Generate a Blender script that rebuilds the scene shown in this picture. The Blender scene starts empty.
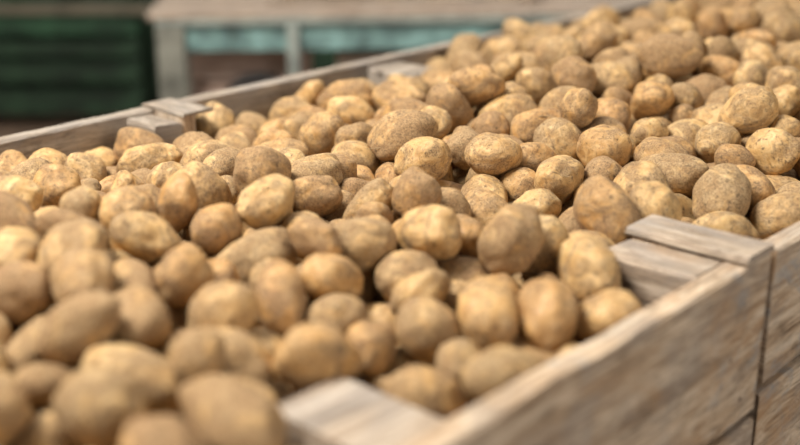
import bpy, bmesh, math, random, time
import numpy as np
from mathutils import Vector, Matrix, noise, Euler
from mathutils.bvhtree import BVHTree
random.seed(31); np.random.seed(7)
scene=bpy.context.scene
COL=scene.collection

# ------------------------------------------------------------------ geometry constants
RZ=0.95                       # rim height
CAM=Vector((0,0,RZ+0.53))
F=1156.0; PITCH=math.atan(407/1156)
ANG=math.radians(47.8)
R1=Vector((0.453+.741*.026+.672*.008,1.398-.672*.026+.741*.008,0))
ML=Matrix.Translation(R1)@Matrix.Rotation(ANG,4,'Z')   # crate-row frame: x along row, y across
W=1.2; WY=1.255; TH=.032
def project(p):
    d=p-CAM
    depth=d.y*math.cos(PITCH)-d.z*math.sin(PITCH)
    up=d.y*math.sin(PITCH)+d.z*math.cos(PITCH)
    if depth<0.05: return (-9999,-9999,depth)
    return (400+F*d.x/depth, 222.5-F*up/depth, depth)

# ------------------------------------------------------------------ node helpers
def newmat(name):
    m=bpy.data.materials.new(name); m.use_nodes=True
    nt=m.node_tree; nt.nodes.clear()
    out=nt.nodes.new('ShaderNodeOutputMaterial'); b=nt.nodes.new('ShaderNodeBsdfPrincipled')
    nt.links.new(b.outputs[0],out.inputs[0])
    return m,nt,b
def N(nt,t,**kw):
    n=nt.nodes.new(t)
    for k,v in kw.items(): setattr(n,k,v)
    return n
def noise_n(nt,vec,scale,detail=4,rough=.55,dist=0):
    n=N(nt,'ShaderNodeTexNoise'); n.inputs['Scale'].default_value=scale
    n.inputs['Detail'].default_value=detail; n.inputs['Roughness'].default_value=rough
    n.inputs['Distortion'].default_value=dist
    nt.links.new(vec,n.inputs['Vector']); return n.outputs['Fac']
def ramp(nt,fac,stops):
    r=N(nt,'ShaderNodeValToRGB'); e=r.color_ramp.elements
    while len(e)<len(stops): e.new(.5)
    for i,(p,c) in enumerate(stops):
        e[i].position=p
        e[i].color=(c,c,c,1) if isinstance(c,(int,float)) else (*c,1)
    nt.links.new(fac,r.inputs[0]); return r.outputs[0]
def mix(nt,fac,a,b,mode='MIX'):
    m=N(nt,'ShaderNodeMix',data_type='RGBA',blend_type=mode)
    for s,v in ((m.inputs[0],fac),(m.inputs[6],a),(m.inputs[7],b)):
        if isinstance(v,(int,float)): s.default_value=v
        elif isinstance(v,tuple): s.default_value=(*v,1)
        else: nt.links.new(v,s)
    return m.outputs[2]
def math_n(nt,op,a,b=0.0):
    m=N(nt,'ShaderNodeMath',operation=op)
    for s,v in zip(m.inputs,(a,b)):
        if isinstance(v,(int,float)): s.default_value=v
        else: nt.links.new(v,s)
    return m.outputs[0]
def bump(nt,h,strength,dist,b,prev=None):
    n=N(nt,'ShaderNodeBump'); n.inputs['Strength'].default_value=strength; n.inputs['Distance'].default_value=dist
    nt.links.new(h,n.inputs['Height'])
    if prev: nt.links.new(prev,n.inputs['Normal'])
    nt.links.new(n.outputs[0],b.inputs['Normal']); return n.outputs[0]

# ------------------------------------------------------------------ potato material
def potato_mat():
    m,nt,b=newmat('potato_skin')
    tc=N(nt,'ShaderNodeTexCoord'); oi=N(nt,'ShaderNodeObjectInfo'); geo=N(nt,'ShaderNodeNewGeometry')
    rnd=math_n(nt,'FRACT',math_n(nt,'ADD',oi.outputs['Random'],math_n(nt,'MULTIPLY',geo.outputs['Random Per Island'],7.31)))
    comb=N(nt,'ShaderNodeCombineXYZ')
    nt.links.new(math_n(nt,'MULTIPLY',rnd,13.0),comb.inputs[0]); nt.links.new(math_n(nt,'MULTIPLY',rnd,-7.0),comb.inputs[1]); nt.links.new(math_n(nt,'MULTIPLY',rnd,29.0),comb.inputs[2])
    va=N(nt,'ShaderNodeVectorMath',operation='ADD')
    nt.links.new(tc.outputs['Object'],va.inputs[0]); nt.links.new(comb.outputs[0],va.inputs[1]); v=va.outputs[0]
    n1=noise_n(nt,v,21,4,.64,1.2); n2=noise_n(nt,v,60,6,.7,.6); n3=noise_n(nt,v,380,5,.7); n4=noise_n(nt,v,60,7,.78,1.6)
    skin=ramp(nt,n2,[(.30,(.38,.220,.080)),(.46,(.57,.372,.158)),(.64,(.71,.515,.265))])
    tint=ramp(nt,rnd,[(0,(.86,.71,.56)),(.3,(1.0,.92,.82)),(.65,(1.02,.98,.92)),(.85,(.95,.85,.73)),(1,(.84,.69,.55))])
    skin=mix(nt,1.0,skin,tint,'MULTIPLY')
    dirtcol=ramp(nt,n3,[(.32,(.085,.050,.028)),(.52,(.19,.122,.073)),(.7,(.32,.225,.145))])
    r2=math_n(nt,'FRACT',math_n(nt,'MULTIPLY',rnd,17.7))
    bias=math_n(nt,'MULTIPLY',math_n(nt,'SUBTRACT',r2,.47),.11)
    f=math_n(nt,'ADD',math_n(nt,'ADD',math_n(nt,'MULTIPLY',n1,.62),math_n(nt,'MULTIPLY',n4,.38)),bias)
    film=ramp(nt,f,[(.42,0.06),(.475,.42),(.53,.88)])
    f2=math_n(nt,'MULTIPLY',film,ramp(nt,n3,[(.35,.95),(.65,.55)]))
    col=mix(nt,f2,skin,dirtcol)
    sp=ramp(nt,noise_n(nt,v,140,3,.65),[(.57,0.0),(.64,.75)])
    sp=math_n(nt,'MULTIPLY',sp,ramp(nt,n4,[(.44,.12),(.55,1.0)]))
    col=mix(nt,sp,col,(.09,.053,.027))
    nt.links.new(col,b.inputs['Base Color'])
    nt.links.new(ramp(nt,f,[(.38,.42),(.53,.88)]),b.inputs['Roughness'])
    b.inputs['Specular IOR Level'].default_value=.45
    p=bump(nt,n2,.4,.003,b); p=bump(nt,film,.5,.0014,b,p); bump(nt,n3,.5,.0014,b,p)
    return m
POT=potato_mat()

# ------------------------------------------------------------------ wood
def wood(name,dark,mid,light,paint=None,pthr=.6,grey=.3,rust=.0):
    m,nt,b=newmat(name)
    uv=N(nt,'ShaderNodeUVMap'); uv.uv_map='UVMap'
    def mapped(s):
        mp=N(nt,'ShaderNodeMapping'); mp.inputs['Scale'].default_value=s
        nt.links.new(uv.outputs[0],mp.inputs[0]); return mp.outputs[0]
    g=noise_n(nt,mapped((2.0,30,1)),1.3,8,.65,.8)
    g2=noise_n(nt,mapped((9,200,1)),1.2,5,.7,.2)
    fib=noise_n(nt,mapped((30,420,1)),1.0,4,.7,.2)
    big=noise_n(nt,mapped((1,2.0,1)),6,6,.66,.6); spk=noise_n(nt,uv.outputs[0],150,5,.75)
    st=noise_n(nt,mapped((1,2.6,1)),12,6,.7,.8)
    wr=noise_n(nt,mapped((1,3,1)),8,6,.68,.6)
    col=ramp(nt,g,[(.34,dark),(.48,mid),(.60,light)])
    col=mix(nt,ramp(nt,g2,[(.37,.75),(.49,0.0)]),col,tuple(c*.45 for c in dark))
    col=mix(nt,ramp(nt,fib,[(.52,0.0),(.66,.5)]),col,tuple(min(1,c*1.2) for c in light))
    if rust: col=mix(nt,ramp(nt,noise_n(nt,mapped((1,2.2,1)),4.3,5,.65,.7),[(.50,0.0),(.62,rust)]),col,(.39,.22,.105))
    col=mix(nt,ramp(nt,big,[(.46,0.0),(.60,grey*2)]),col,(.27,.24,.215))
    col=mix(nt,ramp(nt,wr,[(.54,0.0),(.63,.5)]),col,tuple(min(1,c*1.12) for c in light))
    col=mix(nt,ramp(nt,st,[(.55,0.0),(.65,.6)]),col,tuple(c*.38 for c in mid))
    vo=N(nt,'ShaderNodeTexVoronoi'); vo.inputs['Scale'].default_value=3.6
    nt.links.new(mapped((1,1.8,1)),vo.inputs['Vector'])
    kd=math_n(nt,'ADD',vo.outputs['Distance'],math_n(nt,'MULTIPLY',math_n(nt,'SUBTRACT',st,.5),.05))
    col=mix(nt,ramp(nt,kd,[(.035,.9),(.085,0.0)]),col,tuple(c*.22 for c in mid))
    if paint:
        pm=ramp(nt,math_n(nt,'ADD',math_n(nt,'MULTIPLY',noise_n(nt,uv.outputs[0],6,6,.68,.6),.8),math_n(nt,'MULTIPLY',g2,.2)),[(pthr,0.0),(pthr+.05,.5)])
        col=mix(nt,pm,col,paint)
    col=mix(nt,ramp(nt,spk,[(.58,0.0),(.68,.6)]),col,(.09,.06,.04))
    nt.links.new(col,b.inputs['Base Color']); b.inputs['Roughness'].default_value=.84
    b.inputs['Specular IOR Level'].default_value=.2
    p=bump(nt,g2,.7,.003,b); bump(nt,g,.4,.004,b,p)
    return m
WOOD=wood('weathered_pine',(.265,.17,.098),(.50,.355,.23),(.67,.53,.385),(.27,.285,.295),.56,.22,.55)
WOODG=wood('grey_weathered_wood',(.15,.115,.083),(.29,.23,.175),(.42,.355,.285),None,.6,.3)
WOODP=wood('worn_beige_wood',(.24,.17,.112),(.41,.315,.23),(.55,.45,.35),None,.6,.3,.25)

def plank(bm,uvl,c,s,axis,bev=.003,rough=.004):
    n=max(2,int(s[axis]/.02))
    oa=[i for i in range(3) if i!=axis]
    ru,rv=random.random()*20,random.random()*20
    h0,h1=s[oa[0]]/2,s[oa[1]]/2; b=min(bev,h0*.4,h1*.4)
    prof=[(h0-b,h1),(h0,h1-b),(h0,-h1+b),(h0-b,-h1),(-h0+b,-h1),(-h0,-h1+b),(-h0,h1-b),(-h0+b,h1)]
    per=[0]
    for i in range(8):
        a=prof[i];q=prof[(i+1)%8]; per.append(per[-1]+math.hypot(a[0]-q[0],a[1]-q[1]))
    rings=[]
    for k in range(n+1):
        t=-s[axis]/2+s[axis]*k/n
        ring=[]
        for i,(a,q) in enumerate(prof):
            j=rough*.6*noise.noise(Vector((t*10+ru,i*1.1+rv,c[0]*7)))+rough*.25*noise.noise(Vector((t*50+ru,i*1.7+rv,3)))
            j2=rough*.6*noise.noise(Vector((t*10+ru,i*1.1+rv+50,c[1]*7)))+rough*.25*noise.noise(Vector((t*50+ru,i*1.7+rv,30)))
            co=[0,0,0]; co[axis]=c[axis]+t+(rough*1.5*noise.noise(Vector((i*2.0,ru,rv))) if k in(0,n) else 0)
            co[oa[0]]=c[oa[0]]+a+j; co[oa[1]]=c[oa[1]]+q+j2
            ring.append(bm.verts.new(co))
        rings.append((t,ring))
    for k in range(n):
        for i in range(8):
            j=(i+1)%8
            f=bm.faces.new((rings[k][1][i],rings[k][1][j],rings[k+1][1][j],rings[k+1][1][i]))
            uvs=((rings[k][0],per[i]),(rings[k][0],per[i+1]),(rings[k+1][0],per[i+1]),(rings[k+1][0],per[i]))
            for l,(u,w) in zip(f.loops,uvs): l[uvl].uv=(u+ru,w+rv)
    for k in (0,n):
        f=bm.faces.new(rings[k][1])
        for l,(a,q) in zip(f.loops,prof): l[uvl].uv=(a*.3+ru,q+rv)
def mesh_from_planks(name,planks,mat):
    bm=bmesh.new(); uvl=bm.loops.layers.uv.new('UVMap')
    for p in planks: plank(bm,uvl,*p)
    bmesh.ops.recalc_face_normals(bm,faces=bm.faces)
    me=bpy.data.meshes.new(name); bm.to_mesh(me); bm.free(); me.materials.append(mat)
    return me
def add(name,me,parent=None,M=None):
    o=bpy.data.objects.new(name,me); COL.objects.link(o)
    if parent: o.parent=parent
    if M is not None: o.matrix_local=M
    return o
def simple(name,color,rough=.6,metal=0,nscale=0,namp=.3):
    m,nt,b=newmat(name)
    tc=N(nt,'ShaderNodeTexCoord')
    n=noise_n(nt,tc.outputs['Object'],nscale or 8,5,.65)
    c=ramp(nt,n,[(.35,tuple(x*(1-namp) for x in color)),(.65,tuple(min(1,x*(1+namp)) for x in color))])
    nt.links.new(c,b.inputs['Base Color']); b.inputs['Roughness'].default_value=rough; b.inputs['Metallic'].default_value=metal
    return m
RUST=simple('rusty_steel',(.13,.08,.055),.7,.4,200)

# ------------------------------------------------------------------ crates
pw=.165
def crate(x0,heights,label,kind):
    e=bpy.data.objects.new('wooden_crate',None); COL.objects.link(e)
    e.matrix_world=ML@Matrix.Translation((x0,0,0))
    e['label']=label; e['category']='crate'; e['group']='wooden crates filled with potatoes'
    def side(y):
        z=RZ; L=[]
        for h in heights:
            L.append(((W/2,y,z-h/2),(W,TH,h),0)); z-=h+.014
        return L
    add('side_panel',mesh_from_planks('side_panel',side(TH/2),WOOD),e)
    add('side_panel',mesh_from_planks('side_panel',side(WY-TH/2),WOODG),e)
    for x in (TH/2,W-TH/2):
        z=RZ-.10; L=[]
        for h in (.17,.17,.17,.15):
            L.append(((x,WY/2,z-h/2),(TH-.004,WY-2*TH-.004,h),1)); z-=h+.014
        add('end_panel',mesh_from_planks('end_panel',L,WOODG),e)
    for nm,(xa,xb,ya,yb,za,zt,mt) in posts(kind):
        add(nm,mesh_from_planks(nm,[(((xa+xb)/2,(ya+yb)/2,(zt+za)/2),(xb-xa,yb-ya,zt-za),1 if zt-za<.3 else 2,.006)],mt),e)
    base=[]
    for i in range(8):
        base.append(((W/2,.075+i*.157,.13),(W-.06,.142,.02),0))
    for y in (.06,WY/2,WY-.06):
        base.append(((W/2,y,.07),(W,.09,.098),0)); base.append(((W/2,y,.01),(W,.1,.02),0))
    add('base_pallet',mesh_from_planks('base_pallet',base,WOODG),e)
    return e
def posts(kind):
    P=[]
    for s in (0,1):
        def Y(a,b): return (a,b) if s==0 else (WY-b,WY-a)
        m1=WOODP if s==0 else WOODG
        p2=pw if s==0 else .12
        if kind==1:
            P.append(('corner_block',(W-(.140 if s==0 else .130),W-.0695,*Y(TH+.002,p2+.002),RZ-.22,RZ+.0 if s==0 else RZ-.008,m1)))
            P.append(('corner_post',(W-.068,W-TH-.002,*Y(TH+.002,p2+.004),.14,RZ-.002,WOOD)))
            P.append(('corner_cap',(W-.0685,W+.003,*Y(-.001,p2+.010),RZ+.001,RZ+(.013 if s==0 else .006),m1)))
        else:
            P.append(('corner_post',(W-TH-.068,W-TH-.002,*Y(TH+.002,pw),.14,RZ-.05,WOODG)))
        P.append(('corner_post',(TH+.002,TH+.066,*Y(TH+.002,pw),.14,RZ-.10,WOODG)))
        if kind==1 or s==1:
            P.append(('middle_post',(W/2-.092,W/2+.014,*Y(TH+.002,.195 if s==0 else pw),.14,RZ-(.018 if s==0 else .012),WOODP if s==0 else WOODG)))
    return P
c1=crate(-W,(.225,.215,.2,.1),'weathered pine potato crate with pale corner blocks',1)
c2=crate(.014,(.195,.2,.2,.15),'weathered pine crate heaped with potatoes beside another crate',2)
c3=crate(W+.03,(.2,.2,.2,.13),'grey wooden crate heaped with potatoes at the row end',3)
bm=bmesh.new(); bmesh.ops.create_cone(bm,cap_ends=True,segments=14,radius1=.0035,radius2=.003,depth=.003)
bmesh.ops.rotate(bm,cent=(0,0,0),matrix=Matrix.Rotation(math.pi/2,3,'X'),verts=bm.verts)
nail=bpy.data.meshes.new('nail'); bm.to_mesh(nail); bm.free(); nail.materials.append(RUST)
for x,z in ((W-.09,.12),(W-.05,.19),(W/2-.02,.06)):
    add('nail',nail,c1,Matrix.Translation((x,.0005,RZ-z)))
for x,z in ((.05,.06),):
    add('nail',nail,c2,Matrix.Translation((x,.0005,RZ-z)))

# ------------------------------------------------------------------ heap height
def sst(t): t=max(0,min(1,t)); return t*t*(3-2*t)
def target(x,y):
    e=min(y,WY-y)
    t=-.020+.092*sst((e-.03)/.40)
    if y>WY/2: t-=.036*(1-sst((e-.03)/.34))*(.55 if x<0 else (1.1 if x<.5 else .5))
    t-=.030*math.exp(-((x+.02)/.15)**2)*sst(e/.35)
    t+=.050*math.exp(-((x+.22)/.11)**2-((y-.10)/.13)**2)
    t+=.030*math.exp(-((x+.05)/.10)**2-((y-.25)/.07)**2)
    t+=.050*sst((x-.12)/.6)*sst((e+.03)/.34)
    t-=.02*math.exp(-((x-1.22)/.12)**2)
    t+=.022*noise.noise(Vector((x*3.3,y*3.3,4.2)))
    return RZ+t

# ------------------------------------------------------------------ potato shapes
def ico(sub):
    bm=bmesh.new(); bmesh.ops.create_icosphere(bm,subdivisions=sub,radius=1)
    v=[x.co.copy() for x in bm.verts]; f=[[a.index for a in q.verts] for q in bm.faces]; bm.free(); return v,np.array(f)
ICO={s:ico(s) for s in (2,4,5)}
NV=24
PAR=[]
AS=(.041,.044,.047,.050,.053,.055,.058,.048)
for i in range(NV):
    r=random.Random(500+i)
    a=AS[i%8]; bb=r.uniform(.034,.0395); c=bb*r.uniform(.82,.96)
    PAR.append(dict(a=a,b=bb,c=c,taper=r.uniform(-.16,.16),bend=r.uniform(-.007,.007),seed=r.random()*90,
        eyes=[Vector((r.gauss(0,1),r.gauss(0,1),r.gauss(0,1))).normalized() for _ in range(r.randint(5,10))],
        lum=r.uniform(.07,.15),sq=r.uniform(.85,1.0)))
def shape(i,sub):
    P=PAR[i]; out=[]
    for d in ICO[sub][0]:
        s=Vector((math.copysign(abs(d.x)**P['sq'],d.x),d.y,d.z))
        s=s.normalized()*((1+d.length)/2)
        k=1+P['lum']*noise.noise(d*1.2+Vector((P['seed'],0,0)))*1.3+.040*noise.noise(d*2.6+Vector((0,P['seed'],0)))
        if sub>3:
            k+=.009*noise.noise(d*8+Vector((0,0,P['seed'])))
            for e in P['eyes']:
                q=(d-e).length_squared
                if q<.12: k-=.036*math.exp(-q/.005)-.010*math.exp(-q/.03)
        p=Vector((s.x*P['a'],s.y*P['b']*(1+P['taper']*s.x),s.z*P['c']*(1+P['taper']*s.x)))*k
        p.z+=P['bend']*(s.x*s.x-.4)
        out.append(p)
    return np.array(out)
S2=[shape(i,2) for i in range(NV)]; S4=[shape(i,4) for i in range(NV)]
def mk(name,v,f,smooth=True):
    me=bpy.data.meshes.new(name)
    n=len(v); m=len(f)
    me.vertices.add(n); me.vertices.foreach_set('co',np.asarray(v,dtype=np.float32).ravel())
    k=f.shape[1]
    me.loops.add(m*k); me.loops.foreach_set('vertex_index',f.astype(np.int32).ravel())
    me.polygons.add(m); me.polygons.foreach_set('loop_start',np.arange(0,m*k,k,dtype=np.int32))
    me.update(calc_edges=True)
    if smooth: me.polygons.foreach_set('use_smooth',np.ones(m,dtype=bool))
    me.validate(); return me

# ------------------------------------------------------------------ rigid body drop (10x scale)
K=10.0
XMAX=2.1
DEP=.16
def vis(x,y):
    p=project(ML@Vector((x,y,target(x,y))))
    return p[2]>.3 and -70<p[0]<870 and -70<p[1]<540
def base_h(x,y):
    return target(x,y)-(DEP if vis(x,y) else .05)
nx,ny=140,50
xs=np.linspace(-W+TH,XMAX,nx); ys=np.linspace(TH,WY-TH,ny)
H=np.array([[base_h(x,y) for y in ys] for x in xs])
for _ in range(3):
    Hp=np.pad(H,1,mode='edge'); H=(Hp[:-2,1:-1]+Hp[2:,1:-1]+Hp[1:-1,:-2]+Hp[1:-1,2:]+Hp[1:-1,1:-1])/5
gv=[(xs[i]*K,ys[j]*K,H[i,j]*K) for i in range(nx) for j in range(ny)]
gf=np.array([[i*ny+j,(i+1)*ny+j,(i+1)*ny+j+1,i*ny+j+1] for i in range(nx-1) for j in range(ny-1)])
stat=[]
g=bpy.data.objects.new('simbase',mk('simbase',gv,gf)); COL.objects.link(g)
def sbox(xa,xb,ya,yb,za,zb):
    bm=bmesh.new(); bmesh.ops.create_cube(bm,size=1)
    for v in bm.verts: v.co=Vector(((xb-xa)*v.co.x*K,(yb-ya)*v.co.y*K,(zb-za)*v.co.z*K))
    me=bpy.data.meshes.new('sb'); bm.to_mesh(me); bm.free()
    o=bpy.data.objects.new('sb',me); o.location=((xa+xb)/2*K,(ya+yb)/2*K,(za+zb)/2*K); COL.objects.link(o); stat.append(o)
sbox(-W-.2,XMAX+.2,-.2,TH,.5,1.5); sbox(-W-.2,XMAX+.2,WY-TH,WY+.2,.5,1.5)
sbox(-W-.2,-W+TH,-.1,WY+.1,.5,1.5); sbox(XMAX,XMAX+.2,-.1,WY+.1,.5,1.5)
BLK=[]
for kind,x0 in ((1,-W),(2,.014),(3,W+.03)):
    for nm,(xa,xb,ya,yb,za,zt,mt) in posts(kind):
        if x0+xa<XMAX:
            top=1.25 if (zt>RZ-.03 and x0<.5) else zt      # keep the exposed blocks clear while settling
            sbox(x0+xa,x0+xb,ya,yb,.6,top)
            if zt>RZ-.03: BLK.append((x0+xa,x0+xb,ya,yb))
    for x in (0,W-TH):
        if x0+x+TH<XMAX: sbox(x0+x,x0+x+TH,TH,WY-TH,.6,RZ-.10)
prox=[mk('p%d'%i,S2[i]*K*1.01,ICO[2][1]) for i in range(NV)]
bodies=[]
def spawn(xlo,xhi,sp,sc):
  for layer in range(3):
    row=0; y=TH+.046*sc+(layer%2)*.02
    while y<WY-TH-.042:
        x=xlo+(row%2)*sp/2+(layer%2)*.03
        while x<xhi:
            v=vis(x,y)
            if any(a-.008<x<b+.008 and c-.008<y<d+.008 for a,b,c,d in BLK): x+=sp; continue
            if v or layer==0:
                i=random.randrange(NV)
                z=base_h(x,y)+.06+layer*.10*sc
                o=bpy.data.objects.new('s',prox[i]); s=sc*(random.uniform(.86,1.10) if random.random()<.78 else random.uniform(.60,.84))
                R=Matrix.Rotation(random.uniform(0,6.28),4,'Z')@Matrix.Rotation(random.gauss(0,.4),4,'Y')@Matrix.Rotation(random.uniform(0,6.28),4,'X')
                o.matrix_world=Matrix.Translation((x*K+random.uniform(-.06,.06),y*K+random.uniform(-.06,.06),z*K))@R@Matrix.Scale(s,4)
                COL.objects.link(o); bodies.append((o,i,s))
            x+=sp
        y+=sp*.866; row+=1
spawn(-W+TH+.05,-.05,.095,1.0)
spawn(.02,XMAX-.05,.098,1.04)
bpy.ops.rigidbody.world_add()
rw=scene.rigidbody_world; rw.enabled=True
NF=60
rw.point_cache.frame_start=1; rw.point_cache.frame_end=NF
rw.substeps_per_frame=10; rw.solver_iterations=12
bpy.ops.object.select_all(action='DESELECT')
for o in stat+[g]: o.select_set(True)
bpy.context.view_layer.objects.active=g
bpy.ops.rigidbody.objects_add(type='PASSIVE')
for o in stat: o.rigid_body.collision_shape='BOX'; o.rigid_body.friction=.4
g.rigid_body.collision_shape='MESH'; g.rigid_body.friction=.9
for o in stat+[g]: o.rigid_body.use_margin=True; o.rigid_body.collision_margin=.01
bpy.ops.object.select_all(action='DESELECT')
for o,i,s in bodies: o.select_set(True)
bpy.context.view_layer.objects.active=bodies[0][0]
bpy.ops.rigidbody.objects_add(type='ACTIVE')
for o,i,s in bodies:
    r=o.rigid_body; r.collision_shape='CONVEX_HULL'; r.mass=1; r.friction=.55; r.restitution=0
    r.use_margin=True; r.collision_margin=.01; r.linear_damping=.15; r.angular_damping=.3
scene.gravity=(0,0,-40)
for f in range(1,NF+1): scene.frame_set(f)
dg=bpy.context.evaluated_depsgraph_get()
poses=[]; cut=0
for o,i,s in bodies:
    loc,rot,_=o.evaluated_get(dg).matrix_world.decompose(); loc=loc/K
    if loc.z<RZ-.4 or not(TH<loc.y<WY-TH) or loc.x>XMAX or loc.z>target(loc.x,loc.y)+.05: cut+=1; continue
    if loc.z>RZ-.02 and any(a-.012<loc.x<b+.012 and c-.012<loc.y<d+.012 for a,b,c,d in BLK): cut+=1; continue
    poses.append((i,ML@(Matrix.Translation(loc)@rot.to_matrix().to_4x4()@Matrix.Scale(s,4))))
bpy.ops.rigidbody.world_remove()
for o in [b[0] for b in bodies]+stat+[g]: bpy.data.objects.remove(o,do_unlink=True)
for me in prox: bpy.data.meshes.remove(me)
scene.frame_set(1)

# ------------------------------------------------------------------ which potatoes show largest
f2=ICO[2][1]; V=[];Fc=[]
for k,(i,M) in enumerate(poses):
    A=np.array(M); V.append(S2[i]@A[:3,:3].T+A[:3,3]); Fc.append(f2+k*len(S2[i]))
V=np.concatenate(V); Fc=np.concatenate(Fc)
bvh=BVHTree.FromPolygons([tuple(v) for v in V],[tuple(int(a) for a in f) for f in Fc])
hits=np.zeros(len(poses),int); cp,spn=math.cos(PITCH),math.sin(PITCH)
def ray(px,py):
    dx=px-400; dy=222.5-py
    return bvh.ray_cast(CAM,Vector((dx,dy*spn+F*cp,dy*cp-F*spn)).normalized())
MLi=ML.inverted()
def behind_side(h):
    a=MLi@CAM; b=MLi@h
    t=(0-a.y)/(b.y-a.y) if b.y!=a.y else -1
    return 0<t<1 and (a.z+(b.z-a.z)*t)<RZ
for py in range(1,445,4):
    for px in range(1,800,4):
        r=ray(px,py)
        if r[2] is not None and not behind_side(r[0]): hits[r[2]//len(f2)]+=1
order=np.argsort(-hits)
ind=[k for k in order[:300] if hits[k]>0]; si=set(ind); rest=[k for k in range(len(poses)) if k not in si]
HI=[]
for i in range(NV):
    me=mk('potato',shape(i,5),ICO[5][1]); me.materials.append(POT); HI.append(me)
def plabel(i):
    r=PAR[i]['a']/PAR[i]['b']
    sh='long oval' if r>1.42 else ('roundish' if r<1.22 else 'oval')
    return '%s tan potato with dry soil on its skin'%sh
for k in ind:
    i,M=poses[k]
    o=bpy.data.objects.new('potato',HI[i]); o.matrix_world=M; COL.objects.link(o)
    o['label']=plabel(i); o['category']='potato'; o['group']='potatoes heaped in the wooden crates'
V=[];Fc=[];off=0
f4=ICO[4][1]
for k in rest:
    i,M=poses[k]; A=np.array(M); V.append(S4[i]@A[:3,:3].T+A[:3,3]); Fc.append(f4+off); off+=len(S4[i])
me=mk('potatoes',np.concatenate(V),np.concatenate(Fc)); me.materials.append(POT)
o=add('potatoes',me); o['kind']='stuff'; o['label']='further tan soil-dusted potatoes filling the wooden crates'; o['category']='potatoes'
o['group']='potatoes heaped in the wooden crates'

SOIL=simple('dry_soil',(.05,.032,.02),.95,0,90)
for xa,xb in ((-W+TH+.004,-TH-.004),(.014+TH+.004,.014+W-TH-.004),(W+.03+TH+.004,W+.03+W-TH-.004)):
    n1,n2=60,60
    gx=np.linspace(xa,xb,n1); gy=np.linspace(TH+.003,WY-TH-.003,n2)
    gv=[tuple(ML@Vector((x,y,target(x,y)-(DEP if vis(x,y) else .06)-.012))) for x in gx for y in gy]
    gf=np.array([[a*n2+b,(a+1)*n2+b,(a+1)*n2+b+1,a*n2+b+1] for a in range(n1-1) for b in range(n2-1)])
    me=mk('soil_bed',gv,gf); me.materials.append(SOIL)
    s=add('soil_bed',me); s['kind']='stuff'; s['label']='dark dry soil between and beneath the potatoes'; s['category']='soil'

# dry stems lying on the heap
STEM=simple('dry_straw',(.36,.25,.13),.8,0,60)
def stem(p,ang,L,seed):
    bm=bmesh.new(); n=14; prev=None
    for k in range(n+1):
        t=k/n; a=ang+.9*noise.noise(Vector((t*1.5,seed,0)))
        q=Vector(((t-.5)*L*math.cos(a),(t-.5)*L*math.sin(a),.001+.006*noise.noise(Vector((t*2,seed,5)))+.002*math.sin(t*3.14)))
        ring=[]
        rr=.0011*(1-.6*t)
        side=Vector((-math.sin(a),math.cos(a),0))
        for j in range(6):
            th=j*math.pi/3
            ring.append(bm.verts.new(q+side*rr*math.cos(th)+Vector((0,0,rr*math.sin(th)))))
        if prev:
            for j in range(6): bm.faces.new((prev[j],prev[(j+1)%6],ring[(j+1)%6],ring[j]))
        else: bm.faces.new(ring[::-1])
        prev=ring
    bm.faces.new(prev)
    me=bpy.data.meshes.new('dry_stem'); bm.to_mesh(me); bm.free(); me.materials.append(STEM)
    for f in me.polygons: f.use_smooth=True
    o=add('dry_stem',me); o.location=p; o['label']='thin dry stem lying on the potatoes'; o['category']='stem'; o['group']='dry stems among the potatoes'
for q,(px,py) in enumerate(((545,118),(455,178),(628,158),(268,190),(318,240),(560,175),(120,205),(380,150),(690,110),(505,215))):
    r=ray(px,py)
    if r[0] is not None: stem(r[0],q*1.3,.030+.006*(q%4),q*3.7)

# ------------------------------------------------------------------ setting
floor_m=simple('concrete_floor',(.15,.095,.06),.85,0,3,.35)
def boxobj(name,a,b,mat,parent=None,kind=None,bev=0):
    bm=bmesh.new(); bmesh.ops.create_cube(bm,size=1)
    for v in bm.verts: v.co=Vector([(b[i]-a[i])*v.co[i] for i in range(3)])
    if bev: bmesh.ops.bevel(bm,geom=bm.edges[:],offset=bev,segments=2,affect='EDGES')
    me=bpy.data.meshes.new(name); bm.to_mesh(me); bm.free(); me.materials.append(mat)
    o=add(name,me,parent); o.location=[(a[i]+b[i])/2 for i in range(3)]
    if kind: o['kind']=kind
    return o
boxobj('floor',(-8,-3,-.1),(10,9,0),floor_m,kind='structure')
GREEN=simple('shadow_toned_green',(.014,.034,.016),.6,0,3.5,.85)  # green darkened to put the background's shadow into the colour
bm=bmesh.new(); prev=None
Y=5.9
n=360
for i in range(n+1):
    x=-8+18*i/n; yy=Y+.02*math.tanh(3*math.sin(x*2*math.pi/.3))
    a=bm.verts.new((x,yy,0)); b=bm.verts.new((x,yy,4))
    if prev: bm.faces.new((prev[0],a,b,prev[1]))
    prev=(a,b)
me=bpy.data.meshes.new('wall_back'); bm.to_mesh(me); bm.free(); me.materials.append(GREEN)
w=add('wall_back',me); w['kind']='structure'

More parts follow.
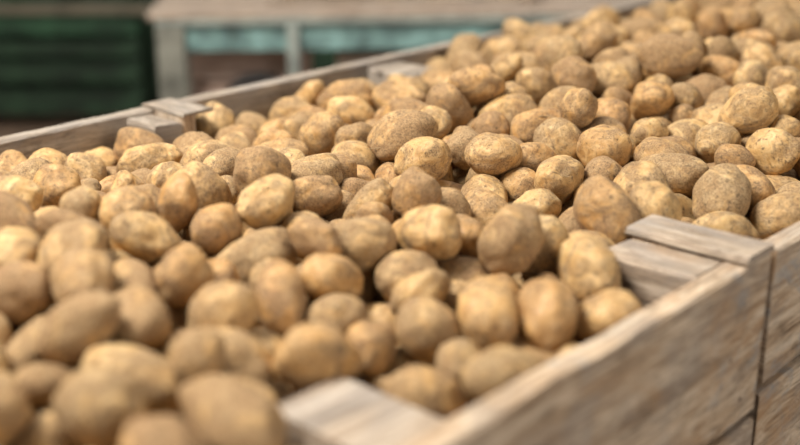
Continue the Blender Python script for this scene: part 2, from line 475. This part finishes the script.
TEAL=simple('worn_teal_paint',(.21,.345,.325),.6,0,8,.65)
STEEL=simple('grey_teal_steel',(.22,.215,.175),.7,0,8,.45)
STEELP=simple('pale_teal_steel',(.34,.37,.33),.6,0,6,.35)
def empty(name,loc,rot,label,cat):
    e=bpy.data.objects.new(name,None); COL.objects.link(e)
    e.matrix_world=Matrix.Translation(loc)@Matrix.Rotation(math.radians(rot),4,'Z'); e['label']=label; e['category']=cat; return e
e=empty('workbench',(-.86,4.15,0),4,'wooden-topped workbench with worn pale teal frame','workbench')
BENCH=wood('brown_bench_wood',(.22,.15,.105),(.37,.27,.20),(.50,.40,.31),None,.6,.2)
add('bench_top',mesh_from_planks('bench_top',[((.95,.08+j*.14,.796),(2.0,.135,.022),0) for j in range(6)],BENCH),e)
boxobj('apron',(.0,.03,.665),(1.86,.06,.765),TEAL,e,bev=.004)
boxobj('apron',(.0,.78,.665),(1.86,.81,.765),TEAL,e,bev=.004)
boxobj('top_rail',(-.02,.0,.766),(1.88,.05,.784),STEELP,e,bev=.003)
for x in (-.02,.45,1.8):
    for y in (.0,.76): boxobj('leg',(x,y,0),(x+(.10 if x<.1 else .045),y+.07,.765),STEEL if x!=.45 else STEELP,e,bev=.006)
boxobj('shelf',(.0,.08,.22),(1.86,.76,.25),WOODG,e)
PINK=wood('terracotta_boards',(.42,.27,.20),(.60,.42,.33),(.70,.54,.45),None,.6,.1)
PALE=wood('pale_box_wood',(.48,.37,.27),(.68,.55,.43),(.78,.67,.56),None,.6,.1)
def slat_box(loc,rot,sx,sy,h,mat,label):
    b=empty('storage_box',loc,rot,label,'box')
    add('box_side',mesh_from_planks('box_side',[((0,-sy/2,h*.17+k*h*.33),(sx,.015,h*.3),0) for k in range(3)],mat),b)
    add('box_side',mesh_from_planks('box_side',[((0,sy/2,h*.17+k*h*.33),(sx,.015,h*.3),0) for k in range(3)],mat),b)
    add('box_side',mesh_from_planks('box_side',[((-sx/2+.01,0,h*.17+k*h*.33),(.015,sy-.03,h*.3),1) for k in range(3)],mat),b)
    add('box_side',mesh_from_planks('box_side',[((sx/2-.01,0,h*.17+k*h*.33),(.015,sy-.03,h*.3),1) for k in range(3)],mat),b)
    add('box_bottom',mesh_from_planks('box_bottom',[((0,0,.008),(sx-.04,sy-.03,.012),0)],mat),b)
slat_box((-.58,4.50,.252),5,.46,.30,.40,PINK,'reddish wooden box on the workbench shelf')
slat_box((.0,4.50,.252),3,.5,.30,.38,PALE,'pale tan wooden box on the workbench shelf')
RUB=simple('black_rubber',(.018,.018,.018),.6,0,30,.3)
bm=bmesh.new(); rings=[]; n=200
for k in range(n+1):
    th=k/n*2*math.pi*4; R=.140-.004*math.sin(th*.25); yy=-.030+.06*k/n
    c=Vector((R*math.cos(th),yy,R*math.sin(th)+.155)); rad=Vector((math.cos(th),0,math.sin(th)))
    rings.append([bm.verts.new(c+rad*.0115*math.cos(j*math.pi/4)+Vector((0,.0115*math.sin(j*math.pi/4),0))) for j in range(8)])
for k in range(n):
    for j in range(8): bm.faces.new((rings[k][j],rings[k][(j+1)%8],rings[k+1][(j+1)%8],rings[k+1][j]))
bm.faces.new(rings[0][::-1]); bm.faces.new(rings[-1])
me=bpy.data.meshes.new('hose_coil'); bm.to_mesh(me); bm.free(); me.materials.append(RUB)
for f in me.polygons: f.use_smooth=True
h=add('hose_coil',me); h.location=(-.53,4.285,.256); h.rotation_euler=(0,0,.09); h['label']='coil of black rubber hose leaning on a reddish box'; h['category']='hose'
for k,(x,y,z) in enumerate(((.0,4.45,.812),(.05,4.47,.837),(.25,4.70,.812))):
    b=add('loose_board',mesh_from_planks('loose_board',[((0,0,.011),(1.0,.12,.022),0)],(WOODP,BENCH,PINK)[k])); b.location=(x,y,z); b.rotation_euler=(0,0,.07+k*.04)
    b['label']='brown loose board lying on the workbench'; b['category']='board'; b['group']='loose boards on the workbench'
# green boarded partition in front of the wall
LG=simple('faded_green_paint',(.020,.060,.028),.6,0,3,.85)
TOPR=simple('brown_rail_wood',(.17,.14,.095),.8,0,6,.4)
e=empty('green_partition',(-4.6,5.6,0),0,'green boarded partition with painted-in shade and a brown wooden top rail','partition')
for k,x in enumerate((0,1.1,2.2,3.27)): boxobj('upright',(x,.02,0),(x+.06,.08,.575),GREEN,e,bev=.004)
for z,hh,mt in ((.08,.12,GREEN),(.24,.10,GREEN),(.37,.07,GREEN),(.475,.09,LG)): boxobj('rail_board',(.0,-.01,z),(3.33,.018,z+hh),mt,e,bev=.006)
boxobj('top_rail',(-.05,-.03,.578),(3.40,.10,.61),TOPR,e,bev=.006)

# ------------------------------------------------------------------ light
wd=bpy.data.worlds.new('World'); scene.world=wd; wd.use_nodes=True
bg=wd.node_tree.nodes['Background']; bg.inputs[0].default_value=(1.0,.96,.91,1); bg.inputs[1].default_value=.24
def area(name,loc,tgt,size,power,col):
    l=bpy.data.lights.new(name,'AREA'); l.shape='RECTANGLE'; l.size=size[0]; l.size_y=size[1]; l.energy=power; l.color=col
    o=bpy.data.objects.new(name,l); COL.objects.link(o); o.location=loc
    o.rotation_euler=(Vector(tgt)-Vector(loc)).to_track_quat('-Z','Y').to_euler()
area('upper_left_key',(-1.6,1.3,3.6),(.3,1.8,.9),(1.2,1.0),215,(1,.965,.90))  # key area lamp from high on the left, no window stands there
area('doorway_light',(2.8,-1.8,2.4),(.4,1.6,.8),(2.0,2.0),75,(1,.97,.92))
area('bench_fill',(.2,4.0,3.6),(-.1,4.5,.6),(1.6,1.0),58,(1,.98,.95))  # unseen fill lamp added to brighten the bench and background

cam=bpy.data.cameras.new('camera'); co=bpy.data.objects.new('camera',cam); COL.objects.link(co)
cam.sensor_width=36; cam.lens=F/800*36; co.location=CAM; co.rotation_euler=(math.pi/2-PITCH,0,0)
cam.dof.use_dof=True; cam.dof.focus_distance=1.80; cam.dof.aperture_fstop=1.45; cam.clip_start=.02
scene.camera=co
scene.view_settings.view_transform='Standard'; scene.view_settings.look='None'
scene.view_settings.exposure=0.0
